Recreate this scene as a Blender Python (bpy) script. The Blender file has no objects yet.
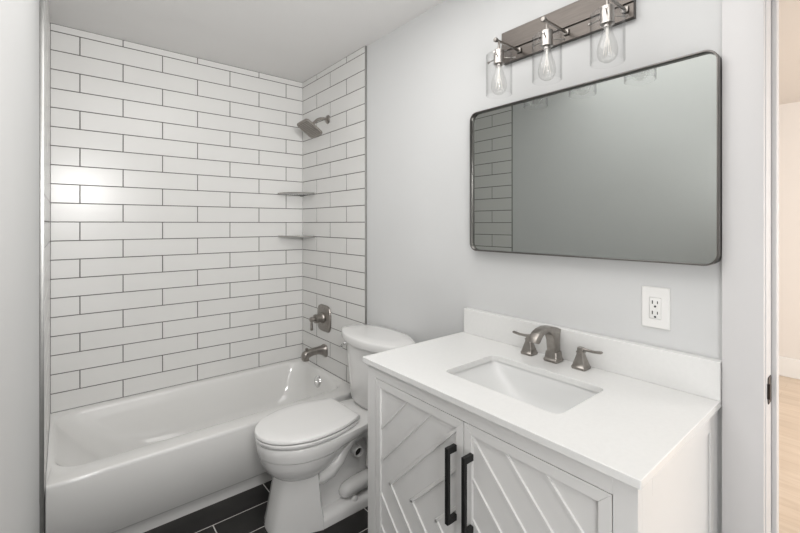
import bpy, bmesh, math, random
from mathutils import Vector, Matrix
random.seed(7)
S = bpy.context.scene
COL = S.collection
PI = math.pi

# ------------------------------------------------------------------ camera
cam_d = bpy.data.cameras.new('camera')
cam = bpy.data.objects.new('camera', cam_d)
COL.objects.link(cam)
cam_d.sensor_width = 36.0
cam_d.lens = 408.63 / 800 * 36.0
cam_d.shift_y = -(266.5 - 223.8) / 800
cam_d.clip_start = 0.01
cam.location = (0, 0, 1.3806)
cam.rotation_euler = (PI / 2, 0, -math.radians(39.43))
S.camera = cam

# ------------------------------------------------------------------ world, lights, exposure
w = bpy.data.worlds.new('world'); S.world = w
w.use_nodes = True
w.node_tree.nodes['Background'].inputs[0].default_value = (0.8, 0.85, 0.9, 1)
w.node_tree.nodes['Background'].inputs[1].default_value = 0.3


def area(name, loc, target, sx, sy, power, col=(1, 1, 1), shape='RECTANGLE'):
    d = bpy.data.lights.new(name, 'AREA')
    d.shape = shape; d.size = sx; d.size_y = sy; d.energy = power; d.color = col
    o = bpy.data.objects.new(name, d); COL.objects.link(o)
    o.location = loc
    o.rotation_euler = (Vector(target) - Vector(loc)).to_track_quat('-Z', 'Y').to_euler()
    return o


area('ceiling_lamp', (0.50, 0.75, 2.46), (0.50, 0.7501, 0), 1.1, 1.5, 13, (1.0, 0.985, 0.965))


def spot(name, loc, target, power, cone, size):
    d = bpy.data.lights.new(name, 'SPOT')
    d.energy = power; d.color = (1.0, 0.99, 0.975); d.spot_size = math.radians(cone); d.spot_blend = 1.0; d.shadow_soft_size = size
    o = bpy.data.objects.new(name, d); COL.objects.link(o); o.location = loc
    o.rotation_euler = (Vector(target) - Vector(loc)).to_track_quat('-Z', 'Y').to_euler()


spot('camera_flash', (0.10, -0.12, 1.74), (0.72, 2.9, 1.45), 80, 80, 0.12)
spot('added_ceiling_fill', (0.30, -0.10, 1.70), (0.60, 1.25, 2.468), 52, 88, 0.12)  # added fill spot, aimed up to brighten the ceiling
area('added_front_fill', (0.60, -1.03, 1.0), (0.60, 2.0, 0.7), 1.25, 1.7, 3.5, (1.0, 0.995, 0.985))  # added soft fill behind the camera to flatten the front lighting
area('added_side_fill', (-0.055, -0.5, 0.75), (1.0, 0.35, 0.6), 0.85, 1.3, 16, (1.0, 0.99, 0.98))  # added fill by the left wall, brightens cabinet front and casing
area('hall_daylight', (3.4, -2.4, 1.55), (5.0, 0.9, 1.0), 2.0, 1.6, 118, (1.0, 0.985, 0.97))
vs = S.view_settings
S.display_settings.display_device = 'sRGB'
vs.view_transform = 'Standard'; vs.look = 'None'; vs.gamma = 1.0; vs.use_curve_mapping = False
vs.exposure = 0.25


# ------------------------------------------------------------------ materials
def mat(name, col, rough=0.5, metal=0.0, noise=0.0, nscale=20.0, bump=0.0, bscale=200.0, coat=0.0, stretch=None, spec=0.5):
    m = bpy.data.materials.new(name); m.use_nodes = True
    nt = m.node_tree; b = nt.nodes['Principled BSDF']
    b.inputs['Roughness'].default_value = rough
    b.inputs['Metallic'].default_value = metal
    b.inputs['Coat Weight'].default_value = coat
    b.inputs['Coat Roughness'].default_value = 0.05
    b.inputs['Specular IOR Level'].default_value = spec
    b.inputs['Base Color'].default_value = (*col, 1)
    tc = nt.nodes.new('ShaderNodeTexCoord')
    src = tc.outputs['Object']
    if stretch:
        mp = nt.nodes.new('ShaderNodeMapping'); mp.inputs['Scale'].default_value = stretch
        nt.links.new(src, mp.inputs['Vector']); src = mp.outputs['Vector']
    n = nt.nodes.new('ShaderNodeTexNoise'); n.inputs['Scale'].default_value = nscale
    n.inputs['Detail'].default_value = 5
    nt.links.new(src, n.inputs['Vector'])
    r = nt.nodes.new('ShaderNodeValToRGB')
    r.color_ramp.elements[0].position = 0.3; r.color_ramp.elements[1].position = 0.7
    r.color_ramp.elements[0].color = (*[c * (1 - noise) for c in col], 1)
    r.color_ramp.elements[1].color = (*[min(1, c * (1 + noise)) for c in col], 1)
    nt.links.new(n.outputs['Fac'], r.inputs['Fac'])
    nt.links.new(r.outputs['Color'], b.inputs['Base Color'])
    if bump > 0:
        n2 = nt.nodes.new('ShaderNodeTexNoise'); n2.inputs['Scale'].default_value = bscale
        nt.links.new(src, n2.inputs['Vector'])
        bp = nt.nodes.new('ShaderNodeBump'); bp.inputs['Strength'].default_value = bump
        bp.inputs['Distance'].default_value = 0.001
        nt.links.new(n2.outputs['Fac'], bp.inputs['Height'])
        nt.links.new(bp.outputs['Normal'], b.inputs['Normal'])
    return m


def clear_glass(name, tint, rough=0.0, base=0.03, edge=0.35, power=4.0, rim=0.55):
    """thin clear glass: see-through face on, more reflective towards its edges"""
    m = bpy.data.materials.new(name); m.use_nodes = True
    nt = m.node_tree
    for n in list(nt.nodes): nt.nodes.remove(n)
    out = nt.nodes.new('ShaderNodeOutputMaterial'); mix = nt.nodes.new('ShaderNodeMixShader')
    tr = nt.nodes.new('ShaderNodeBsdfTransparent'); gl = nt.nodes.new('ShaderNodeBsdfGlossy')
    lw = nt.nodes.new('ShaderNodeLayerWeight'); lw.inputs['Blend'].default_value = 0.5
    tr.inputs['Color'].default_value = (*tint, 1); gl.inputs['Roughness'].default_value = rough
    pw = nt.nodes.new('ShaderNodeMath'); pw.operation = 'POWER'; pw.inputs[1].default_value = power
    tm = nt.nodes.new('ShaderNodeMix'); tm.data_type = 'RGBA'
    tm.inputs[6].default_value = (*tint, 1); tm.inputs[7].default_value = (*[c * rim for c in tint], 1)
    p2 = nt.nodes.new('ShaderNodeMath'); p2.operation = 'POWER'; p2.inputs[1].default_value = 5.0
    nt.links.new(lw.outputs['Facing'], p2.inputs[0]); nt.links.new(p2.outputs[0], tm.inputs[0])
    nt.links.new(tm.outputs[2], tr.inputs['Color'])
    ma = nt.nodes.new('ShaderNodeMath'); ma.operation = 'MULTIPLY_ADD'
    ma.inputs[1].default_value = edge; ma.inputs[2].default_value = base
    nt.links.new(lw.outputs['Facing'], pw.inputs[0]); nt.links.new(pw.outputs[0], ma.inputs[0])
    nt.links.new(ma.outputs[0], mix.inputs[0])
    nt.links.new(tr.outputs[0], mix.inputs[1]); nt.links.new(gl.outputs[0], mix.inputs[2])
    nt.links.new(mix.outputs[0], out.inputs['Surface'])
    return m


def wood_mat():
    m = bpy.data.materials.new('light_oak_planks'); m.use_nodes = True
    nt = m.node_tree; b = nt.nodes['Principled BSDF']; b.inputs['Roughness'].default_value = 0.4
    tc = nt.nodes.new('ShaderNodeTexCoord')
    mp = nt.nodes.new('ShaderNodeMapping'); mp.inputs['Scale'].default_value = (9, 0.9, 1)
    nt.links.new(tc.outputs['Object'], mp.inputs['Vector'])
    n = nt.nodes.new('ShaderNodeTexNoise'); n.inputs['Scale'].default_value = 2.2; n.inputs['Detail'].default_value = 8
    n.inputs['Distortion'].default_value = 1.2
    nt.links.new(mp.outputs[0], n.inputs['Vector'])
    r = nt.nodes.new('ShaderNodeValToRGB')
    r.color_ramp.elements[0].color = (0.62, 0.50, 0.385, 1); r.color_ramp.elements[1].color = (0.72, 0.605, 0.485, 1)
    r.color_ramp.elements[0].position = 0.3; r.color_ramp.elements[1].position = 0.7
    nt.links.new(n.outputs['Fac'], r.inputs['Fac'])
    br = nt.nodes.new('ShaderNodeTexBrick'); br.inputs['Scale'].default_value = 1
    br.inputs['Brick Width'].default_value = 1.2; br.inputs['Row Height'].default_value = 0.13
    br.inputs['Mortar Size'].default_value = 0.0015
    br.inputs['Color1'].default_value = (1, 1, 1, 1); br.inputs['Color2'].default_value = (.94, .94, .94, 1)
    br.inputs['Mortar'].default_value = (.86, .83, .8, 1)
    mp2 = nt.nodes.new('ShaderNodeMapping'); mp2.inputs['Rotation'].default_value = (0, 0, PI / 2)
    nt.links.new(tc.outputs['Object'], mp2.inputs['Vector']); nt.links.new(mp2.outputs[0], br.inputs['Vector'])
    mx = nt.nodes.new('ShaderNodeMix'); mx.data_type = 'RGBA'; mx.blend_type = 'MULTIPLY'; mx.inputs[0].default_value = 1
    nt.links.new(r.outputs[0], mx.inputs[6]); nt.links.new(br.outputs['Color'], mx.inputs[7])
    nt.links.new(mx.outputs[2], b.inputs['Base Color'])
    return m


M = {}
M['wall'] = mat('pale_grey_wall_paint', (0.64, 0.645, 0.645), 0.6, noise=0.01, nscale=3, bump=0.08, bscale=350)
M['ceil'] = mat('matte_ceiling_paint', (0.76, 0.75, 0.74), 0.85, noise=0.01, nscale=3)
M['tile'] = mat('glossy_white_tile', (0.72, 0.715, 0.70), 0.26, noise=0.012, nscale=5, bump=0.05, bscale=14)
M['grout'] = mat('dark_grey_grout', (0.13, 0.125, 0.12), 0.9, noise=0.15, nscale=60)
M['edge'] = mat('satin_tile_edge_metal', (0.40, 0.40, 0.39), 0.35, 0.9, noise=0.05, nscale=30)
M['tub'] = mat('glossy_white_tub_enamel', (0.76, 0.755, 0.74), 0.12, noise=0.008, nscale=4, coat=0.3)
M['porc'] = mat('white_porcelain', (0.78, 0.775, 0.765), 0.08, noise=0.006, nscale=6, coat=0.4)
M['seat'] = mat('white_seat_plastic', (0.80, 0.795, 0.785), 0.22, noise=0.005, nscale=6)
M['quartz'] = mat('white_quartz', (0.78, 0.78, 0.77), 0.2, noise=0.012, nscale=90)
M['sink'] = mat('white_sink_porcelain', (0.76, 0.765, 0.76), 0.35, noise=0.005, nscale=6)
M['cab'] = mat('white_satin_cabinet_paint', (0.74, 0.735, 0.725), 0.35, noise=0.008, nscale=8)
M['trim'] = mat('white_trim_paint', (0.66, 0.65, 0.65), 0.5, noise=0.006, nscale=6)
M['black'] = mat('matte_black_metal', (0.012, 0.012, 0.012), 0.38, 0.3, noise=0.1, nscale=40)
M['nickel'] = mat('dark_brushed_nickel', (0.33, 0.308, 0.285), 0.34, 1.0, noise=0.12, nscale=50)
M['bronze'] = mat('oiled_bronze', (0.045, 0.035, 0.03), 0.45, 0.8, noise=0.2, nscale=60)
M['fixture'] = mat('brushed_nickel_fixture', (0.105, 0.094, 0.086), 0.30, 1.0, noise=0.1, nscale=12, stretch=(20, 1, 20))
M['bright'] = mat('satin_nickel_socket', (0.44, 0.42, 0.40), 0.3, 1.0, noise=0.04, nscale=30)
M['arm'] = mat('brushed_nickel_arm', (0.30, 0.28, 0.262), 0.32, 1.0, noise=0.05, nscale=30)
M['chrome'] = mat('polished_chrome', (0.78, 0.78, 0.78), 0.06, 1.0, noise=0.01, nscale=10)
M['mirror'] = mat('silvered_mirror', (0.47, 0.49, 0.475), 0.0, 1.0)
M['frame'] = mat('brushed_steel_mirror_frame', (0.20, 0.19, 0.182), 0.28, 1.0, noise=0.05, nscale=30)
M['floor'] = mat('charcoal_porcelain_tile', (0.013, 0.012, 0.0115), 0.45, noise=0.35, nscale=9)
M['fgrout'] = mat('light_floor_grout', (0.62, 0.61, 0.59), 0.85, noise=0.06, nscale=60)
M['wood'] = wood_mat()
M['hallwall'] = mat('warm_white_hall_paint', (0.76, 0.725, 0.69), 0.7, noise=0.01, nscale=3)
M['hallceil'] = mat('hall_ceiling_paint', (0.70, 0.66, 0.62), 0.85, noise=0.01, nscale=3)
M['glass'] = clear_glass('clear_shade_glass', (0.988, 0.988, 0.988), 0.02, 0.004, 0.40, 4)
M['bulbglass'] = clear_glass('bulb_glass', (0.985, 0.985, 0.98), 0.10, 0.07, 0.22, 2.5, 0.88)
M['shelf'] = mat('frosted_shelf_glass', (0.93, 0.94, 0.93), 0.2, noise=0.02, nscale=15, coat=0.4)
M['shelf'].node_tree.nodes['Principled BSDF'].inputs['Transmission Weight'].default_value = 0.55
M['filament'] = mat('pale_led_filament', (0.86, 0.84, 0.80), 0.5, noise=0.05, nscale=50)
M['dark'] = mat('painted_hole_shade', (0.03, 0.028, 0.025), 0.9, noise=0.2, nscale=20)  # near-black colour standing in for shade inside the toilet's side hole
M['plate'] = mat('white_outlet_plastic', (0.82, 0.815, 0.80), 0.3, noise=0.005, nscale=10)
M['slot'] = mat('black_slot_plastic', (0.03, 0.03, 0.03), 0.6, noise=0.1, nscale=10)
M['nozzle'] = mat('grey_rubber_nozzle', (0.20, 0.185, 0.17), 0.6, noise=0.2, nscale=300)


# ------------------------------------------------------------------ mesh helpers
class MB:
    def __init__(s):
        s.bm = bmesh.new()

    def merge(s, b2, mi=0):
        me = bpy.data.meshes.new('tmp')
        if mi:
            for f in b2.faces: f.material_index = mi
        b2.to_mesh(me); b2.free(); s.bm.from_mesh(me); bpy.data.meshes.remove(me)
        return s

    def box(s, x0, x1, y0, y1, z0, z1, bev=0.0, seg=2, mi=0):
        b = bmesh.new()
        bmesh.ops.create_cube(b, size=1)
        for v in b.verts:
            v.co = Vector(((x0 + x1) / 2 + v.co.x * (x1 - x0), (y0 + y1) / 2 + v.co.y * (y1 - y0), (z0 + z1) / 2 + v.co.z * (z1 - z0)))
        if bev > 0:
            bmesh.ops.bevel(b, geom=b.edges[:], offset=bev, segments=seg, profile=0.5, affect='EDGES', clamp_overlap=True)
        return s.merge(b, mi)

    def loft(s, rings, cap0=True, cap1=True, mi=0, closed=True):
        b = bmesh.new()
        R = [[b.verts.new(p) for p in r] for r in rings]
        n = len(rings[0])
        for i in range(len(R) - 1):
            for j in range(n if closed else n - 1):
                k = (j + 1) % n
                b.faces.new((R[i][j], R[i][k], R[i + 1][k], R[i + 1][j]))
        if cap0: b.faces.new(list(reversed(R[0])))
        if cap1: b.faces.new(R[-1])
        bmesh.ops.recalc_face_normals(b, faces=b.faces[:])
        return s.merge(b, mi)

    def prism(s, pts, vec, bev=0.0, seg=2, mi=0):
        b = bmesh.new(); vec = Vector(vec)
        A = [b.verts.new(p) for p in pts]; B = [b.verts.new(Vector(p) + vec) for p in pts]
        n = len(pts)
        b.faces.new(A); b.faces.new(list(reversed(B)))
        for i in range(n):
            b.faces.new((A[i], B[i], B[(i + 1) % n], A[(i + 1) % n]))
        bmesh.ops.recalc_face_normals(b, faces=b.faces[:])
        if bev > 0:
            bmesh.ops.bevel(b, geom=b.edges[:], offset=bev, segments=seg, profile=0.5, affect='EDGES', clamp_overlap=True)
        return s.merge(b, mi)

    def tube(s, path, rad, n=16, cap=True, mi=0, flat=1.0):
        P = [Vector(p) for p in path]
        if not isinstance(rad, (list, tuple)): rad = [rad] * len(P)
        rings = []; up = None
        for i, p in enumerate(P):
            d = (P[min(i + 1, len(P) - 1)] - P[max(i - 1, 0)]).normalized()
            if up is None:
                up = Vector((0, 0, 1)) if abs(d.z) < 0.9 else Vector((1, 0, 0))
            u = (up - d * up.dot(d)).normalized(); v = d.cross(u); up = u
            rings.append([p + (u * math.cos(2 * PI * j / n) * flat + v * math.sin(2 * PI * j / n)) * rad[i] for j in range(n)])
        return s.loft(rings, cap, cap, mi)

    def lathe(s, prof, c, axis=(0, 0, 1), n=32, cap0=True, cap1=True, mi=0):
        ax = Vector(axis).normalized(); c = Vector(c)
        u = ax.orthogonal().normalized(); v = ax.cross(u)
        rings = [[c + ax * h + (u * math.cos(2 * PI * j / n) + v * math.sin(2 * PI * j / n)) * r for j in range(n)] for r, h in prof]
        return s.loft(rings, cap0, cap1, mi)

    def build(s, name, mats, parent=None, smooth=40, loc=None):
        me = bpy.data.meshes.new(name)
        off = Vector(loc) if loc is not None else Vector((0, 0, 0))
        p = parent
        while p is not None:
            off = off + p.location; p = p.parent
        for v in s.bm.verts: v.co -= off
        s.bm.to_mesh(me); s.bm.free()
        for m in (mats if isinstance(mats, (list, tuple)) else [mats]): me.materials.append(m)
        if smooth:
            for q in me.polygons: q.use_smooth = True
            me.set_sharp_from_angle(angle=math.radians(smooth))
        o = bpy.data.objects.new(name, me); COL.objects.link(o)
        o.parent = parent
        if loc is not None: o.location = loc
        return o


def tag(o, label, cat, group=None):
    o['label'] = label; o['category'] = cat
    if group: o['group'] = group
    return o


def empty(name, loc, label, cat, group=None):
    o = bpy.data.objects.new(name, None); COL.objects.link(o); o.location = loc
    o.empty_display_size = 0.05
    return tag(o, label, cat, group)


def struct(o):
    o['kind'] = 'structure'; return o


def rrect(x0, x1, y0, y1, r, z, nc=6, ns=4):
    """rounded rectangle ring with a constant vertex layout"""
    r = min(r, (x1 - x0) / 2 - 1e-4, (y1 - y0) / 2 - 1e-4)
    cs = [(x1 - r, y1 - r, 0), (x0 + r, y1 - r, PI / 2), (x0 + r, y0 + r, PI), (x1 - r, y0 + r, 1.5 * PI)]
    pts = []
    for i, (cx, cy, a) in enumerate(cs):
        arc = [(cx + r * math.cos(a + t * PI / 2 / nc), cy + r * math.sin(a + t * PI / 2 / nc)) for t in range(nc + 1)]
        pts += arc
        nx, ny, na = cs[(i + 1) % 4]
        q = (nx + r * math.cos(na), ny + r * math.sin(na)); p = arc[-1]
        pts += [(p[0] + (q[0] - p[0]) * k / ns, p[1] + (q[1] - p[1]) * k / ns) for k in range(1, ns)]
    return [Vector((x, y, z)) for x, y in pts]


# ------------------------------------------------------------------ room shell
XR = 1.432          # painted right wall
XT = 1.4189         # tile face, right
XL = -0.0705        # painted left wall
XTL = -0.0575       # tile face, left
YB = 2.9065         # tile face, back
YT = 2.062          # front edge of the tiled alcove
ZC = 2.468          # ceiling
ZR = 0.3542         # tub rim
RH = (2.427 - ZR) / 20
PITCH = 0.4055
YF = -1.05          # wall behind the photographer
DJ = 0.219          # door jamb face (far side of the doorway)
DN = -0.60          # other jamb


def tiled(name, origin, u, nrm, length, joints_even, joints_odd, gv=.0019):
    """glossy bevelled tiles over a recessed grout bed; u runs along the wall"""
    u = Vector(u); nrm = Vector(nrm); o = Vector(origin); zv = Vector((0, 0, 1))
    b = bmesh.new()

    def quad(ps, mi):
        vs_ = [b.verts.new(p) for p in ps]
        f = b.faces.new(vs_); f.normal_update()
        if f.normal.dot(nrm) < 0: f.normal_flip()
        f.material_index = mi
        return f
    quad([o - nrm * .0016, o + u * length - nrm * .0016, o + u * length + zv * (ZC - ZR) - nrm * .0016, o + zv * (ZC - ZR) - nrm * .0016], 1)
    g = 0.0019
    for k in range(21):
        z0 = k * RH + g; z1 = min((k + 1) * RH, ZC - ZR) - g
        js = [0] + [j for j in (joints_odd if k % 2 else joints_even) if 0.012 < j < length - 0.012] + [length]
        for a, c in zip(js[:-1], js[1:]):
            a0 = a + (gv if a > 0 else 0.0012); c0 = c - (gv if c < length else 0.0)
            t = [random.uniform(-.00025, .00025) for _ in range(4)]
            e = 0.0011
            inn = [(a0 + e, z0 + e), (c0 - e, z0 + e), (c0 - e, z1 - e), (a0 + e, z1 - e)]
            out = [(a0, z0), (c0, z0), (c0, z1), (a0, z1)]
            I = [o + u * x + zv * z + nrm * t[i] for i, (x, z) in enumerate(inn)]
            O = [o + u * x + zv * z - nrm * .0025 for x, z in out]
            quad(I, 0)
            for i in range(4):
                j = (i + 1) % 4
                quad([O[i], O[j], I[j], I[i]], 0)
    mb = MB(); mb.bm.free(); mb.bm = b
    return struct(mb.build(name, [M['tile'], M['grout']], smooth=0))


Wd = XT - XTL
jA = [.131 * .966 + PITCH * i for i in range(4)]
jB = [.339 * .966 - PITCH + PITCH * i for i in range(5)]
tiled('wall_back_tile', (XTL, YB, ZR), (1, 0, 0), (0, -1, 0), Wd, jB, jA)
tiled('wall_right_tile', (XT, YB, ZR), (0, -1, 0), (-1, 0, 0), YB - YT, [.2255, .2255 + PITCH], [.42], .0032)
tiled('wall_left_tile', (XTL, YT - .032, ZR), (0, 1, 0), (1, 0, 0), YB - YT + .032, [.2, .2 + PITCH], [.2 + PITCH / 2, .2 + PITCH * 1.5])

struct(MB().box(XL - .1, XR + .1, YB + .005, YB + .105, 0, ZC).build('wall_back', M['wall'], smooth=0))
struct(MB().box(XL - .1, XL, YF, YB + .005, 0, ZC).build('wall_left', M['wall'], smooth=0))
WT = 0.152
struct(MB().box(XR, XR + WT, DJ + .018, YB + .005, 0, ZC).box(XR, XR + WT, YF, DN - .018, 0, ZC)
       .box(XR, XR + WT, DN - .018, DJ + .018, 2.05, ZC).build('wall_right', M['wall'], smooth=0))
struct(MB().box(XL - .1, XR + WT, YF - .1, YF, 0, ZC).build('wall_front', M['wall'], smooth=0))
struct(MB().box(XL - .1, XR + WT, YF - .1, YB + .105, ZC, ZC + .1).build('ceiling', M['ceil'], smooth=0))
# backer boards behind the tile and metal edge profiles
struct(MB().box(XT + .003, XR, YT, YB + .004, ZR - .02, ZC).build('trim_1', M['grout'], smooth=0))
struct(MB().box(XL, XTL - .003, YT - .032, YB + .004, ZR - .02, ZC).build('trim_2', M['grout'], smooth=0))
struct(MB().box(XT - .0015, XR - .0005, YT - .004, YT + .0005, ZR - .02, ZC - .0005, .0008).build('trim_3', M['edge']))
struct(MB().box(XL + .0005, XTL + .0002, YT - .036, YT - .0315, 0.002, ZC - .0005, .0008).build('trim_4', M['edge']))


def floor_tiles():
    b = MB()
    b.box(XL, XR, YF, YB, -.05, -.0012, mi=1)
    rowh = .1552; y = 1.991 - rowh * 22; k = -22
    while y < 2.15:
        off = .527 if (k % 2) else .817
        x = off - 3 * .6
        while x < XR:
            x0, x1 = max(x, XL), min(x + .6, XR)
            y0, y1 = max(y, YF), min(y + rowh, YB)
            if x1 - x0 > .01 and y1 - y0 > .01:
                b.box(x0 + .0024, x1 - .0024, y0 + .0024, y1 - .0024, -.008, 0.0, .0008, 1)
            x += .6
        y += rowh; k += 1
    return struct(b.build('floor', [M['floor'], M['fgrout']], smooth=0))


floor_tiles()

# doorway: jamb liner, casing, stop and strike plate
door = struct(MB().box(XR - .001, XR + WT + .001, DJ, DJ + .018, 0, 2.03, .001)
              .box(XR - .001, XR + WT + .001, DN - .018, DN, 0, 2.03, .001)
              .box(XR - .001, XR + WT + .001, DN - .018, DJ + .018, 2.03, 2.05, .001).build('door_1', M['trim']))
MB().box(1.500, 1.535, DJ - .011, DJ, 0, 2.03, .002).build('door_stop', M['trim'], door)
cs = MB()
for (y0, y1, z0, z1) in ((DJ + .002, .3098, 0, 2.12), (DN - .095, DN - .002, 0, 2.12)):
    cs.box(1.414, XR, y0, y1, z0, z1, .002)
cs.box(1.414, XR, DN - .002, DJ + .002, 2.035, 2.12, .002)
cs.build('casing', M['trim'], door)
cs = MB()
for (y0, y1, z0, z1) in ((DJ + .002, .3098, 0, 2.12), (DN - .095, DN - .002, 0, 2.12)):
    cs.box(XR + WT, XR + WT + .018, y0, y1, z0, z1, .002)
cs.build('casing', M['trim'], door)
sp = MB()
sp.prism([(1.447, DJ, .908), (1.452, DJ, .898), (1.484, DJ, .898), (1.491, DJ, .908), (1.491, DJ, .962), (1.484, DJ, .970), (1.452, DJ, .970), (1.447, DJ, .962)], (0, -.002, 0), .0005, 1)
sp.prism([(1.441, DJ, .915), (1.447, DJ, .915), (1.447, DJ, .955), (1.441, DJ, .955)], (0, -.006, 0), .0005, 1)
s_ = sp.build('strike_plate', M['bronze'], door); s_['label'] = 'dark bronze strike plate'

# the hall beyond the doorway
HX0, HX1, HY0, HY1 = XR + WT, 5.05, -2.6, 2.2
struct(MB().box(XR - .0005, HX1, HY0, HY1, -.06, -.0014).build('floor_hall', M['wood'], smooth=0))
struct(MB().box(HX1, HX1 + .1, HY0, HY1, -.06, ZC).build('wall_hall', M['hallwall'], smooth=0))
struct(MB().box(HX0, HX1, HY1, HY1 + .1, -.06, ZC).box(HX0, HX1, HY0 - .1, HY0, -.06, ZC)
       .box(XR, HX0, YB + .1, HY1 + .1, -.06, ZC).box(XR, HX0, HY0, YF - .1, -.06, ZC).build('wall_hall_ends', M['hallwall'], smooth=0))
struct(MB().box(HX0, HX1 + .1, HY0 - .1, HY1 + .1, ZC, ZC + .1).build('ceiling_hall', M['hallceil'], smooth=0))
struct(MB().box(HX1 - .016, HX1, HY0, HY1, -.001, .17, .004).build('baseboard_hall', M['plate'], smooth=0))

# ------------------------------------------------------------------ bathtub
tx0, tx1, ty1 = XTL + .0012, XT - .0012, YB - .001
tub = empty('bathtub', (.68, 2.5, 0), 'white alcove bathtub below the subway tile with a flat front apron', 'bathtub')
rings = []
for z, y0 in ((0.0015, 2.137), (.052, 2.137), (.066, 2.122), (.074, 2.1125), (.335, 2.108), (.347, 2.1095), (.3525, 2.113), (.354, 2.119)):
    rings.append(rrect(tx0, tx1, y0, ty1, .004, z, 8, 10))
bx0, bx1, by0, by1 = -.042, 1.388, 2.205, 2.868
for d, z, r in ((0, .354, .12), (.006, .352, .118), (.013, .346, .115), (.02, .334, .112)):
    rings.append(rrect(bx0 + d, bx1 - d, by0 + d, by1 - d, r, z, 8, 10))
for z, a, c, e, r in ((.28, .045, .010, .010, .125), (.20, .11, .024, .024, .15), (.13, .19, .05, .042, .17), (.085, .26, .085, .07, .18), (.062, .33, .13, .11, .17), (.055, .42, .20, .16, .14)):
    rings.append(rrect(bx0 + .02 + a, bx1 - .02 - c, by0 + .02 + e, by1 - .02 - e, r, z, 8, 10))
MB().loft(rings, True, True).build('tub_shell', M['tub'], tub, smooth=50)
ov = MB().lathe([(.001, .017), (.014, .017), (.030, .014), (.038, .008), (.040, 0)], (1.362, 2.549, .287), (-1, 0, .12), 28)
ov.tube([(1.346, 2.549, .289), (1.338, 2.549, .290)], .004, 8)
o = ov.build('overflow_plate', M['chrome'], tub); o['label'] = 'round chrome overflow plate'
dr = MB().lathe([(.034, 0), (.034, .003), (.028, .005), (.012, .005), (.010, .012), (.001, .013)], (1.02, 2.53, .0555), (0, 0, 1), 24)
o = dr.build('drain', M['chrome'], tub)

# ------------------------------------------------------------------ toilet
CY = 1.79


def egg(xf, xr, wm, xw, wr, z, n=20, dx=0):
    """plan outline: elliptical nose at xf, widest wm at xw, easing to half-width wr at xr"""
    half = []
    for i in range(n + 1):
        t = i / n
        x = xf + (xw - xf) * (1 - math.cos(t * PI / 2))
        half.append((x, wm * math.sqrt(max(0, 1 - ((xw - x) / (xw - xf)) ** 2))))
    for i in range(1, n + 1):
        t = i / n
        x = xw + (xr - xw) * t
        half.append((x, wm + (wr - wm) * (0.5 - 0.5 * math.cos(PI * t))))
    pts = [Vector((x, CY - y, z)) for x, y in half]
    pts += [Vector((xr, CY - wr * (1 - 2 * k / 6), z)) for k in range(1, 6)]
    pts += [Vector((x, CY + y, z)) for x, y in reversed(half[1:])]
    return pts


def lidring(xf, xr, wm, xw, z, k, n=20):
    """seat outline: elliptical nose, elliptical truncated rear"""
    half = []
    for i in range(n + 1):
        t = i / n
        x = xf + (xw - xf) * (1 - math.cos(t * PI / 2))
        half.append((x, wm * math.sqrt(max(0, 1 - ((xw - x) / (xw - xf)) ** 2))))
    for i in range(1, n + 1):
        x = xw + (xr - xw) * i / n
        half.append((x, wm * math.sqrt(max(0, 1 - ((x - xw) / k) ** 2))))
    wr = half[-1][1]
    pts = [Vector((x, CY - y, z)) for x, y in half]
    pts += [Vector((xr, CY - wr * (1 - 2 * q / 6), z)) for q in range(1, 6)]
    pts += [Vector((x, CY + y, z)) for x, y in reversed(half[1:])]
    return pts


toilet = empty('toilet', (1.05, CY, 0), 'white two-piece toilet with closed lid between the bathtub and vanity', 'toilet')
bw = MB()
bw.loft([egg(.748, 1.04, .098, .87, .05, .230), egg(.726, 1.07, .126, .87, .06, .245), egg(.696, 1.12, .152, .875, .07, .276),
         egg(.680, 1.20, .167, .88, .08, .314), egg(.6735, 1.26, .1725, .885, .09, .3425), egg(.6785, 1.262, .1665, .885, .09, .3440), egg(.6785, 1.262, .1665, .885, .09, .3462),
         egg(.6690, 1.27, .1765, .885, .095, .3480), egg(.663, 1.385, .181, .885, .125, .372), egg(.660, 1.39, .1825, .885, .13, .396),
         egg(.663, 1.388, .180, .885, .128, .4065), egg(.672, 1.383, .172, .885, .123, .4095)])
# front column of the foot


def foot(xf, xc, xb, wf, wb, z):
    """front column footprint: shallow pointed nose then straight flanks"""
    h = [(xf, 0), (xf + .002, wf * .35), (xf + .012, wf * .72), (xc, wf), (xb - .01, wb), (xb, wb - .012), (xb, 0)]
    return [Vector((x, CY - y, z)) for x, y in h] + [Vector((x, CY + y, z)) for x, y in reversed(h[1:-1])]


bw.loft([foot(.703, .768, .915, .100, .150, .0015), foot(.705, .769, .914, .100, .149, .02), foot(.714, .776, .911, .097, .146, .06),
         foot(.728, .788, .903, .096, .139, .13), foot(.746, .798, .898, .094, .134, .21), foot(.756, .804, .893, .093, .130, .27)])
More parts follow.
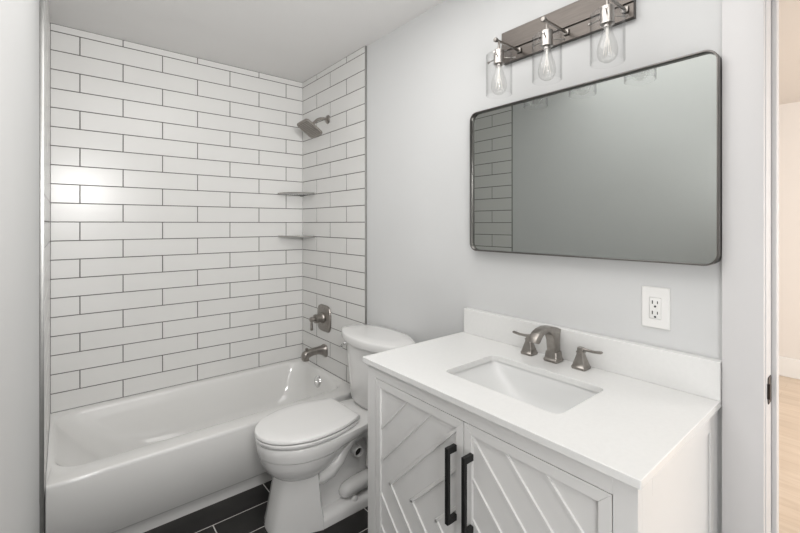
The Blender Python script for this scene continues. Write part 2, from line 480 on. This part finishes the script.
# low rear base, central web, trapway
bw.loft([rrect(.885, 1.315, CY - .1485, CY + .1485, .03, .0015), rrect(.885, 1.314, CY - .1475, CY + .1475, .03, .03), rrect(.885, 1.306, CY - .140, CY + .140, .03, .046),
         rrect(.885, 1.29, CY - .105, CY + .105, .03, .058)])
bw.loft([rrect(.86, 1.30, CY - .085, CY + .085, .04, .05), rrect(.86, 1.30, CY - .068, CY + .068, .04, .12), rrect(.86, 1.29, CY - .068, CY + .068, .04, .385)])
for sy in (-1, 1):
    yy = CY + sy * .098
    bw.tube([(.893, yy, .222), (.915, yy, .215), (.965, yy, .226), (1.005, yy, .262), (1.035, yy, .310), (1.075, yy, .348), (1.13, yy, .362), (1.185, yy, .345), (1.215, yy, .30), (1.22, yy, .24), (1.215, yy, .16)],
            [.034, .037, .037, .037, .038, .039, .040, .040, .040, .040, .040], 18)
    bw.tube([(1.018, yy, .086), (1.024, yy, .088), (1.040, yy, .092), (1.065, yy, .096), (1.10, yy, .100), (1.16, yy, .106), (1.22, yy, .106)], [.004, .018, .031, .037, .039, .039, .036], 18)
bw.build('bowl', M['porc'], toilet, smooth=50)
st = MB()
st.loft([lidring(.684, 1.085, .152, .885, .4085, .31), lidring(.684, 1.085, .152, .885, .4145, .31), lidring(.658, 1.105, .180, .885, .4145, .31), lidring(.655, 1.105, .182, .885, .418, .31), lidring(.655, 1.105, .182, .885, .427, .31), lidring(.658, 1.10, .179, .885, .4305, .31)])
st.build('seat', M['seat'], toilet, smooth=40)
st = MB()
st.loft([lidring(.682, 1.09, .152, .885, .430, .315), lidring(.682, 1.09, .152, .885, .4360, .315), lidring(.657, 1.110, .180, .885, .4365, .315), lidring(.654, 1.112, .182, .885, .438, .315), lidring(.654, 1.112, .182, .885, .446, .315), lidring(.657, 1.109, .179, .885, .4505, .315),
         lidring(.668, 1.10, .169, .885, .4535, .315), lidring(.72, 1.06, .125, .885, .4555, .315)])
st.build('seat_lid', M['seat'], toilet, smooth=40)
for sy in (-1, 1):
    MB().box(1.095, 1.14, CY + sy * .075 - .022, CY + sy * .075 + .022, .4085, .432, .006, 3).build('seat_hinge', M['seat'], toilet)


def vesica(xf, xb, hw, z, e, dy=-.021, n=40):
    """tank lid outline: bowed front and back meeting in short rounded ends"""
    cx = (xf + xb) / 2; a = (xb - xf) / 2
    half = []
    for i in range(n + 1):
        t = math.sin((i / n - .5) * PI)
        f = e + (a - e) * (1 - abs(t) ** 2.3)
        k = max(0, (abs(t) - .93) / .07)
        half.append((t * hw, f * math.sqrt(max(0.02, 1 - k * k)) if k > 0 else f))
    return [Vector((cx - f, CY + dy + y, z)) for y, f in half] + [Vector((cx + f, CY + dy + y, z)) for y, f in reversed(half)]


def lens(xf, xb, hw, z, n=36, p=2.4, dy=0.0):
    """tank outline: bowed front and back with rounded ends"""
    cx = (xf + xb) / 2; a = (xb - xf) / 2
    pts = []
    for i in range(n * 2):
        t = 2 * PI * i / (n * 2)
        c, s = math.cos(t), math.sin(t)
        pts.append(Vector((cx + a * math.copysign(abs(c) ** (2 / 2.2), c), CY + dy + hw * math.copysign(abs(s) ** (2 / p), s), z)))
    return pts


tk = MB().loft([lens(1.225, 1.385, .155, .4115), lens(1.212, 1.395, .170, .415), lens(1.205, 1.40, .178, .43), lens(1.197, 1.405, .192, .52),
                lens(1.190, 1.41, .207, .64), lens(1.186, 1.412, .216, .746)])
tk.build('tank', M['porc'], toilet, smooth=50)
tk = MB().loft([vesica(1.168, 1.418, 0.241, 0.747, 0.048), vesica(1.155, 1.424, 0.253, 0.749, 0.056), vesica(1.152, 1.4265, 0.256, 0.754, 0.058), vesica(1.1525, 1.4265, 0.256, 0.783, 0.058), vesica(1.155, 1.425, 0.254, 0.789, 0.056), vesica(1.162, 1.421, 0.247, 0.792, 0.05), vesica(1.22, 1.385, 0.165, 0.794, 0.03)])
tk.build('tank_lid', M['porc'], toilet, smooth=50)
lv = MB().lathe([(.016, 0), (.016, .004), (.009, .006), (.009, .022), (.001, .023)], (1.248, CY + .196, .702), (-.72, .69, 0), 20)
lv.tube([(1.232, CY + .212, .702), (1.210, CY + .196, .700), (1.190, CY + .170, .697)], [.006, .0055, .0075], 12)
o = lv.build('flush_lever', M['chrome'], toilet); o['label'] = 'chrome flush lever'
for sy in (-1, 1):
    MB().lathe([(.017, 0), (.016, .012), (.012, .021), (.005, .025), (.001, .0255)], (1.085, CY + sy * .122, .045), (0, 0, 1), 20).build('bolt_cap', M['seat'], toilet)
# side opening in the casting behind the trapway bend
ho = MB().lathe([(.0245, -.04), (.024, .001), (.022, .003), (.020, .001), (.020, -.014)], (1.114, CY - .118, .264), (0, -1, 0), 28, False, False)
ho.lathe([(.020, -.014), (.0001, -.014)], (1.114, CY - .118, .264), (0, -1, 0), 28, False, False, mi=1)  # shallow dark disc paints in the shade of the hollow
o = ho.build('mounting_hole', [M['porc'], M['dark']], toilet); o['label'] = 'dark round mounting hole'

# ------------------------------------------------------------------ vanity cabinet
XF = .868; VY0, VY1 = .322, 1.243; ZCT = .869
van = empty('vanity_cabinet', (1.15, .78, 0), 'white vanity cabinet with chevron doors under the quartz countertop', 'cabinet')
DZ0, DZ1 = .133, .8235
DL = (.776, 1.196); DR = (.372, .773)
bd = MB()
bd.box(XF, XF + .02, VY0, DR[0] - .0022, .03, ZCT, .0006, 1)
bd.box(XF, XF + .02, DL[1] + .0022, VY1, .03, ZCT, .0006, 1)
bd.box(XF, XF + .02, DR[0] - .0022, DL[1] + .0022, DZ1 + .0022, ZCT, .0006, 1)
bd.box(XF, XF + .02, DR[0] - .0022, DL[1] + .0022, .085, DZ0 - .0022, .0006, 1)
# carcass with recessed end panels
bd.box(XF + .026, XR - .004, VY0 + .006, VY1 - .006, .10, .745)
bd.box(XF + .026, XR - .004, VY0 + .006, VY0 + .026, .745, ZCT)
bd.box(XF + .026, XR - .004, VY1 - .026, VY1 - .006, .745, ZCT)
for yy0, yy1 in ((VY0, VY0 + .006), (VY1 - .006, VY1)):
    bd.box(XF + .0205, XF + .075, yy0, yy1, .03, ZCT, .0008, 1)
    bd.box(1.362, XR - .004, yy0, yy1, .03, ZCT, .0008, 1)
    bd.box(XF + .075, 1.362, yy0, yy1, .815, ZCT, .0008, 1)
    bd.box(XF + .075, 1.362, yy0, yy1, .10, .17, .0008, 1)
for (x0, x1) in ((XF + .0205, XF + .06), (1.375, XR - .004)):
    for (y0, y1) in ((VY0 + .006, VY0 + .05), (VY1 - .05, VY1 - .006)):
        bd.box(x0, x1, y0, y1, .0015, .10, .001, 1)
for (y0, y1) in ((VY0, VY0 + .05), (VY1 - .05, VY1)):
    bd.box(XF, XF + .02, y0, y1, .0015, .03, .0006, 1)
bd.build('body', M['cab'], van, smooth=30)


def cabinet_door(y0, y1, hinge_high, hy):
    """inset door: mitred frame, flat panel, 45 degree chevron battens pointing to the hinge side"""
    fw = .028
    d = MB()
    O = [(y0, DZ0), (y1, DZ0), (y1, DZ1), (y0, DZ1)]
    I = [(y0 + fw, DZ0 + fw), (y1 - fw, DZ0 + fw), (y1 - fw, DZ1 - fw), (y0 + fw, DZ1 - fw)]
    for i in range(4):
        j = (i + 1) % 4
        q = [O[i], O[j], I[j], I[i]]
        cy_ = sum(p[0] for p in q) / 4; cz_ = sum(p[1] for p in q) / 4
        q = [(a + math.copysign(.0001, cy_ - a), c + math.copysign(.0001, cz_ - c)) for a, c in q]
        d.prism([(XF + .0005, a, c) for a, c in q], (.018, 0, 0), .0007, 1)
    d.box(XF + .0085, XF + .0175, y0 + .01, y1 - .01, DZ0 + .01, DZ1 - .01)
    py0, py1, pz0, pz1 = y0 + fw - .004, y1 - fw + .004, DZ0 + fw - .004, DZ1 - fw + .004
    zc = .478
    door_ = d.build('door', M['cab'], van, smooth=30)
    bt = MB()

    def clip(a, b):
        t0, t1 = 0.0, 1.0
        dy, dz = b[0] - a[0], b[1] - a[1]
        for p, q in ((-dy, a[0] - py0), (dy, py1 - a[0]), (-dz, a[1] - pz0), (dz, pz1 - a[1])):
            if abs(p) < 1e-9:
                if q < 0: return None
                continue
            t = q / p
            if p < 0: t0 = max(t0, t)
            else: t1 = min(t1, t)
        if (t1 - t0) * math.hypot(dy, dz) < .075: return None
        return (a[0] + dy * t0, a[1] + dz * t0), (a[0] + dy * t1, a[1] + dz * t1)
    s = -1 if hinge_high else 1          # direction from the apex towards the middle of the vanity
    apex0 = 1.117 if hinge_high else .439
    for k in range(-6, 5):
        ay = apex0 + s * .1135 * k
        for sz in (1, -1):
            c = clip((ay, zc), (ay + s * .9, zc + sz * .9))
            if not c: continue
            (ya, za), (yb, zb) = c
            dv = Vector((0, yb - ya, zb - za)).normalized(); nv = Vector((0, -dv.z, dv.y))
            if nv.z < 0: nv = -nv
            ext = .006 if abs(za - zc) < 1e-6 else 0
            A = Vector((XF + .0090, ya, za)) - dv * ext * .5; B = Vector((XF + .0090, yb, zb))
            hw = .0056
            h = Vector((-.0052, 0, 0))
            prof = [nv * -hw, nv * -hw * .72 + h, nv * hw * .72 + h, nv * hw]
            bt.loft([[A + p for p in prof], [B + p for p in prof]])
    bt.build('chevron_batten', M['cab'], door_, smooth=0)
    hb = MB()
    hb.box(XF - .037, XF - .026, hy - .0062, hy + .0062, .532, .748, .0008, 1)
    hb.box(XF - .028, XF + .0005, hy - .0062, hy + .0062, .730, .748, .0006, 1)
    hb.box(XF - .028, XF + .0005, hy - .0062, hy + .0062, .532, .550, .0006, 1)
    h_ = hb.build('handle', M['black'], door_, smooth=30); h_['label'] = 'black square bar handle'


cabinet_door(DL[0], DL[1], True, .806)
cabinet_door(DR[0], DR[1], False, .744)

# ------------------------------------------------------------------ countertop and sink
SX0, SX1, SY0, SY1 = .980, 1.248, .551, .963
ct = empty('countertop', (1.14, .78, .87), 'white quartz vanity countertop with a low backsplash', 'countertop')
CX0, CX1, CY0, CY1 = .8525, XR - .001, .3108, 1.256
e = .0012
rings = [rrect(CX0 + e, CX1 - e, CY0 + e, CY1 - e, .003, .8695), rrect(CX0, CX1, CY0, CY1, .003, .8695 + e), rrect(CX0, CX1, CY0, CY1, .003, .889 - e), rrect(CX0 + e, CX1 - e, CY0 + e, CY1 - e, .003, .889),
         rrect(SX0 - e, SX1 + e, SY0 - e, SY1 + e, .026, .889), rrect(SX0, SX1, SY0, SY1, .025, .889 - e), rrect(SX0, SX1, SY0, SY1, .025, .8695), rrect(CX0 + e, CX1 - e, CY0 + e, CY1 - e, .003, .8695)]
MB().loft(rings, False, False).build('slab', M['quartz'], ct, smooth=30)
MB().box(1.4005, XR - .001, CY0, 1.2475, .8892, .997, .001, 1).build('backsplash', M['quartz'], ct, smooth=30)
sk = empty('sink', (1.114, .76, .73), 'rectangular white undermount sink in the countertop', 'sink')
rings = [rrect(SX0 - .02, SX1 + .02, SY0 - .02, SY1 + .02, .04, .858), rrect(SX0 - .02, SX1 + .02, SY0 - .02, SY1 + .02, .04, .869), rrect(SX0 - .004, SX1 + .004, SY0 - .004, SY1 + .004, .03, .869),
         rrect(SX0 - .002, SX1 + .002, SY0 - .002, SY1 + .002, .03, .862), rrect(SX0 + .002, SX1 - .003, SY0 + .012, SY1 - .014, .04, .84), rrect(SX0 + .010, SX1 - .010, SY0 + .045, SY1 - .05, .055, .80),
         rrect(SX0 + .026, SX1 - .026, SY0 + .085, SY1 - .09, .065, .77), rrect(SX0 + .055, SX1 - .055, SY0 + .13, SY1 - .13, .06, .755), rrect(SX0 + .10, SX1 - .10, SY0 + .165, SY1 - .165, .03, .751)]
MB().loft(rings, False, True).build('basin', M['sink'], sk, smooth=60)
MB().lathe([(.022, 0), (.022, .002), (.017, .003), (.014, .006), (.001, .008)], (1.114, .76, .751), (0, 0, 1), 24).build('drain', M['nickel'], sk)

# ------------------------------------------------------------------ faucet
fa = empty('faucet', (1.36, .783, .889), 'dark brushed nickel three-piece faucet behind the sink', 'faucet')
FY = .783


def sq(cx, cy, h, z, b=.15):
    a = h * (1 - b)
    return [Vector((cx + x, cy + y, z)) for x, y in ((h, a), (a, h), (-a, h), (-h, a), (-h, -a), (-a, -h), (a, -h), (h, -a))]


Z0 = .8894
spm = MB()
spm.loft([sq(1.357, FY, .0245, Z0), sq(1.357, FY, .0265, Z0 + .003), sq(1.357, FY, .0265, Z0 + .008), sq(1.357, FY, .0238, Z0 + .011), sq(1.357, FY, .0225, Z0 + .017), sq(1.3575, FY, .0205, Z0 + .035)])
side = [(1.378, Z0 + .020), (1.3755, .955), (1.3775, .985), (1.382, 1.003), (1.377, 1.0035), (1.355, 1.0125), (1.325, 1.0195), (1.295, 1.0215), (1.266, 1.018), (1.242, 1.009), (1.226, .996), (1.215, .981),
        (1.238, .9735), (1.248, .978), (1.257, .989), (1.272, .999), (1.290, 1.0025), (1.310, .999), (1.325, .988), (1.335, .966), (1.339, .935), (1.337, Z0 + .020)]
hw = .0165
spm.prism([(x, FY - hw, z) for x, z in side], (0, 2 * hw, 0), .0025, 2)
spm.build('spout', M['nickel'], fa, smooth=40)
for sy, yb in ((1, .883), (-1, .6825)):
    hd = MB()
    cx = 1.358
    hd.loft([sq(cx, yb, .0225, Z0), sq(cx, yb, .0240, Z0 + .003), sq(cx, yb, .0240, Z0 + .008), sq(cx, yb, .0218, Z0 + .011), sq(cx, yb, .0185, Z0 + .022), sq(cx, yb, .0138, Z0 + .038), sq(cx, yb, .0108, Z0 + .050), sq(cx, yb, .0108, Z0 + .053),
             sq(cx, yb, .0122, Z0 + .054), sq(cx, yb, .0122, Z0 + .058), sq(cx, yb, .0095, Z0 + .060), sq(cx, yb, .0095, Z0 + .069), sq(cx, yb, .0075, Z0 + .072)])
    lo = []
    for d, z, wx, hz in ((-.010, .066, .0065, .005), (.006, .067, .0070, .005), (.022, .066, .0060, .0040), (.042, .0655, .0068, .0038), (.062, .068, .0078, .0042), (.069, .069, .0070, .0040), (.072, .0695, .004, .002)):
        lo.append([Vector((cx + a * wx, yb + sy * d, Z0 + z + c * hz)) for a, c in ((1, .5), (.6, 1), (-.6, 1), (-1, .5), (-1, -.5), (-.6, -1), (.6, -1), (1, -.5))])
    hd.loft(lo)
    hd.build('handle', M['nickel'], fa, smooth=35)

# ------------------------------------------------------------------ mirror
MY0, MY1, MZ0, MZ1 = .3110, 1.2047, 1.262, 1.869
mi_ = empty('wall_mirror', (XR - .02, .76, MZ0), 'wide rounded-corner mirror in a thin steel frame over the vanity', 'mirror')


def yzring(y0, y1, z0, z1, r, x):
    return [Vector((x, p.x, p.y)) for p in rrect(y0, y1, z0, z1, r, 0, 8, 3)]


fr = MB()
rr = .035
fr.loft([yzring(MY0, MY1, MZ0, MZ1, rr, XR - .001), yzring(MY0, MY1, MZ0, MZ1, rr, 1.3915), yzring(MY0 + .0012, MY1 - .0012, MZ0 + .0012, MZ1 - .0012, rr - .001, 1.390),
         yzring(MY0 + .0044, MY1 - .0044, MZ0 + .0044, MZ1 - .0044, rr - .004, 1.390), yzring(MY0 + .0052, MY1 - .0052, MZ0 + .0052, MZ1 - .0052, rr - .005, 1.3915), yzring(MY0 + .0052, MY1 - .0052, MZ0 + .0052, MZ1 - .0052, rr - .005, 1.409)], False, False)
fr.build('frame', M['frame'], mi_, smooth=35)
gl = MB().loft([yzring(MY0 + .0045, MY1 - .0045, MZ0 + .0045, MZ1 - .0045, rr - .0045, 1.411), yzring(MY0 + .0045, MY1 - .0045, MZ0 + .0045, MZ1 - .0045, rr - .0045, 1.4045)], True, True)
gl.build('mirror_glass', M['mirror'], mi_, smooth=20)

# ------------------------------------------------------------------ vanity light
vl = empty('vanity_light', (XR, .78, 2.045), 'brushed nickel bar with three clear glass shades above the mirror', 'wall lamp')
bp_ = MB().box(1.412, XR - .001, .536, 1.045, 2.045, 2.172, .001, 1)
bp_.box(1.406, 1.413, .536, 1.045, 2.0945, 2.172, .001, 1)
bp_.build('backplate', M['fixture'], vl, smooth=30)
AX = 1.28
for ly in (.963, .763, .561):
    ZA = 2.076
    a = MB()
    a.box(1.4045, 1.4115, ly - .010, ly + .010, ZA - .010, ZA + .010, .002)
    a.box(AX - .014, 1.406, ly - .0038, ly + .0038, ZA - .0038, ZA + .0038, .0008, 1)
    a.lathe([(.001, 0), (.007, .0005), (.0085, .003), (.0085, .012), (.0075, .014), (.001, .015)], (AX - .026, ly, ZA), (1, 0, 0), 18)
    a.lathe([(.0045, 0), (.0045, .035)], (AX, ly, ZA - .035), (0, 0, 1), 14)
    a.build('arm', M['arm'], vl, smooth=35)
    so = MB().lathe([(.008, 2.044), (.018, 2.043), (.0195, 2.041), (.0195, 1.996), (.0205, 1.994), (.0205, 1.989), (.012, 1.987), (.012, 1.980)], (AX, ly, 0), (0, 0, 1), 28)
    so.build('socket', M['bright'], vl, smooth=35)
    for k in range(3):
        an = math.radians(-39.4 + 120 * k)
        dx, dy = math.cos(an), math.sin(an)
        t = MB().tube([(AX + dx * .018, ly + dy * .018, 2.014), (AX + dx * .056, ly + dy * .056, 2.014)], .0022, 8)
        t.tube([(AX + dx * .056, ly + dy * .056, 2.014), (AX + dx * .062, ly + dy * .062, 2.014)], .0042, 10)
        t.build('thumb_screw', M['bright'], vl, smooth=35)
    R = .0485
    sh = MB().lathe([(.019, 2.0275), (.040, 2.0275), (R - .003, 2.0265), (R, 2.022), (R, 1.8725), (R - .0015, 1.871), (R - .003, 1.8725), (R - .003, 2.021), (R - .006, 2.0245), (.040, 2.0248), (.019, 2.0248)], (AX, ly, 0), (0, 0, 1), 48, False, False)
    o = sh.build('glass_shade', M['glass'], vl, smooth=40); o['label'] = 'clear glass cylinder shade'
    bu = MB().lathe([(.0125, 1.984), (.0135, 1.968), (.019, 1.950), (.026, 1.930), (.0295, 1.912), (.0285, 1.896), (.022, 1.882), (.011, 1.8745), (.001, 1.873)], (AX, ly, 0), (0, 0, 1), 32, False, True)
    bo = bu.build('bulb', M['bulbglass'], vl, smooth=60)
    fi = MB().lathe([(.004, 1.984), (.0045, 1.960), (.003, 1.955), (.003, 1.945)], (AX, ly, 0), (0, 0, 1), 12)
    for k in range(4):
        an = PI / 4 + k * PI / 2
        fi.tube([(AX + .003 * math.cos(an), ly + .003 * math.sin(an), 1.948), (AX + .012 * math.cos(an), ly + .012 * math.sin(an), 1.897)], .0013, 6)
    fi.build('filament', M['filament'], bo, smooth=40)

# ------------------------------------------------------------------ outlet
ol = empty('wall_outlet', (XR, .4795, 1.117), 'white double electrical outlet on the wall between mirror and backsplash', 'outlet')
oy0, oy1, oz0, oz1 = .4395, .519, 1.0545, 1.1825
MB().loft([yzring(oy0, oy1, oz0, oz1, .003, XR - .0005), yzring(oy0, oy1, oz0, oz1, .003, XR - .003), yzring(oy0 + .003, oy1 - .003, oz0 + .003, oz1 - .003, .003, XR - .0062),
           yzring(.4625, .4965, 1.0835, 1.1505, .002, XR - .0068), yzring(.4625, .4965, 1.0835, 1.1505, .002, XR - .002)], False, False).build('cover_plate', M['plate'], ol, smooth=25)
rc = MB().box(XR - .0072, XR - .001, .4632, .4958, 1.0842, 1.1498, .0012, 2)
for zz in (1.131, 1.0985):
    rc.box(XR - .0076, XR - .007, .4715, .4740, zz, zz + .0085, mi=1)
    rc.box(XR - .0076, XR - .007, .4855, .4885, zz - .001, zz + .0095, mi=1)
    rc.lathe([(.0033, 0), (.0033, .0006)], (XR - .007, .4795, zz - .0085), (-1, 0, 0), 16, mi=1)
rc.build('receptacle', [M['plate'], M['slot']], ol, smooth=25)

# ------------------------------------------------------------------ shower head
shd = empty('shower', (XT, 2.514, 2.106), 'dark nickel square shower head on a bent arm high on the tile', 'shower head')
SYC = 2.514
o = MB().lathe([(.031, 0), (.031, .003), (.027, .008), (.016, .012), (.011, .013)], (XT - .0008, SYC, 2.106), (-1, 0, 0), 28).build('flange', M['nickel'], shd)
pth = [(XT - .01, SYC, 2.106), (XT - .035, SYC, 2.1065), (XT - .06, SYC, 2.102), (XT - .085, SYC, 2.089), (XT - .105, SYC, 2.070), (XT - .118, SYC, 2.055)]
MB().tube(pth, .0098, 16).build('arm', M['nickel'], shd)
nd = Vector((-.55, -.10, -.83)).normalized()      # spray direction
hc = Vector((XT - .121, SYC, 2.052))
uu = Vector((0, 1, 0)); uu = (uu - nd * uu.dot(nd)).normalized(); vv = nd.cross(uu)


def hring(hs, r, d):
    return [hc + nd * d + uu * p.x + vv * p.y for p in rrect(-hs, hs, -hs, hs, r, 0, 6, 3)]


hm = MB().loft([hring(.012, .0115, -.012), hring(.014, .0135, .002), hring(.017, .016, .014), hring(.030, .025, .020), hring(.066, .026, .028), hring(.0735, .026, .033), hring(.0745, .026, .040), hring(.0725, .025, .044), hring(.066, .022, .0445), hring(.064, .021, .0435)])
hdo = hm.build('head', M['nickel'], shd, smooth=40)
nz = MB()
for i in range(-5, 6):
    for j in range(-5, 6):
        c = hc + nd * .0434 + uu * i * .0112 + vv * j * .0112
        nz.lathe([(.0030, 0), (.0026, .002), (.0010, .0028)], c, nd, 8)
nz.build('nozzle_field', M['nozzle'], hdo, smooth=40)

# ------------------------------------------------------------------ shower valve
sv = empty('shower_valve', (XT, 2.566, .716), 'dark nickel shower valve plate with a small lever above the tub spout', 'valve')


def shield(sy, sz, x, top=.9, bot=1.0):
    c = (2.561, .716)
    pts = []
    for i in range(48):
        t = 2 * PI * i / 48
        cc, ss = math.cos(t), math.sin(t)
        y = math.copysign(abs(cc) ** (2 / 5.0), cc); z = math.copysign(abs(ss) ** (2 / 4.2), ss)
        y *= 1 - .07 * abs(z) ** 2
        pts.append(Vector((x, c[0] + sy * y, c[1] + sz * z)))
    return pts


MB().loft([shield(.093, .093, XT - .0008), shield(.093, .093, XT - .005), shield(.089, .089, XT - .011), shield(.077, .077, XT - .0125), shield(.072, .072, XT - .0165), shield(.063, .063, XT - .018)]).build('plate', M['nickel'], sv, smooth=40)
hv = MB().lathe([(.040, 0), (.039, .012), (.033, .019), (.029, .023), (.029, .048), (.031, .050), (.031, .060), (.016, .064), (.015, .078), (.018, .080), (.018, .092), (.012, .098), (.001, .099)], (XT - .014, 2.566, .720), (-1, 0, 0), 28)
hv.tube([(XT - .097, 2.566, .722), (XT - .099, 2.566, .700), (XT - .099, 2.566, .672), (XT - .099, 2.566, .652), (XT - .099, 2.566, .645)], [.008, .0075, .0090, .0115, .008], 14)
hv.build('lever_handle', M['nickel'], sv, smooth=40)

# ------------------------------------------------------------------ tub spout
ts = empty('tub_spout', (XT, 2.557, .488), 'dark nickel tub spout with a diverter knob low on the tile', 'spout')


def sring(x, zc, hy, hz, p=3.0, n=28):
    pts = []
    for i in range(n):
        t = 2 * PI * i / n; c, s = math.cos(t), math.sin(t)
        pts.append(Vector((x, 2.557 + hy * math.copysign(abs(c) ** (2 / p), c), zc + hz * math.copysign(abs(s) ** (2 / p), s))))
    return pts


sb = MB().loft([sring(XT - .0008, .490, .042, .043), sring(XT - .006, .490, .042, .043), sring(XT - .012, .491, .039, .039), sring(XT - .030, .496, .031, .030), sring(XT - .060, .500, .0265, .0235), sring(XT - .095, .499, .026, .0235), sring(XT - .125, .494, .0265, .0255), sring(XT - .150, .486, .027, .029), sring(XT - .164, .479, .026, .029), sring(XT - .170, .473, .021, .022)])
sb.loft([[Vector((p.x * .62 + (XT - .148) * .38, p.y, .470)) for p in [Vector((XT - .148 + math.cos(2 * PI * i / 24) * .032, 2.557 + math.sin(2 * PI * i / 24) * .0245, 0)) for i in range(24)]],
         [Vector((XT - .146 + math.cos(2 * PI * i / 24) * .021, 2.557 + math.sin(2 * PI * i / 24) * .023, .448)) for i in range(24)]])
sb.build('spout_body', M['nickel'], ts, smooth=50)
MB().lathe([(.004, 0), (.005, .008), (.010, .010), (.010, .018), (.006, .021), (.001, .0215)], (XT - .142, 2.557, .512), (0, 0, 1), 18).build('diverter_knob', M['nickel'], ts)


# ------------------------------------------------------------------ corner shelves
def corner_shelf(z, label):
    t = empty('corner_shelf', (XT - .01, YB - .01, z), label, 'shelf', 'corner shelves')
    pts = [(XT - .0015, YB - .0015)]
    n = 18
    for i in range(n + 1):
        a = PI / 2 * i / n
        rx = .196
        c, s = math.cos(a), math.sin(a)
        pts.append((XT - .0015 - rx * abs(c) ** .9, YB - .0015 - rx * abs(s) ** .9))
    pts = list(reversed(pts))
    MB().prism([(x, y, z - .006) for x, y in pts], (0, 0, .012), .0015, 2).build('glass', M['shelf'], t, smooth=30)
    lip = MB().tube([(XT - .0015 - .196 * math.cos(PI / 2 * i / n) ** .9 if i < n else XT - .0035, YB - .0015 - .196 * max(0, math.sin(PI / 2 * i / n)) ** .9 if i > 0 else YB - .0035, z) for i in range(n + 1)], .0042, 8)
    o = lip.build('rim', M['bright'], t, smooth=40)
    br = MB().box(XT - .022, XT - .0012, YB - .022, YB - .0012, z - .016, z - .0052, .002)
    br.build('bracket', M['edge'], t)


corner_shelf(1.604, 'upper glass corner shelf in the tiled corner below the shower head')
corner_shelf(1.288, 'lower glass corner shelf in the tiled corner above the shower valve')
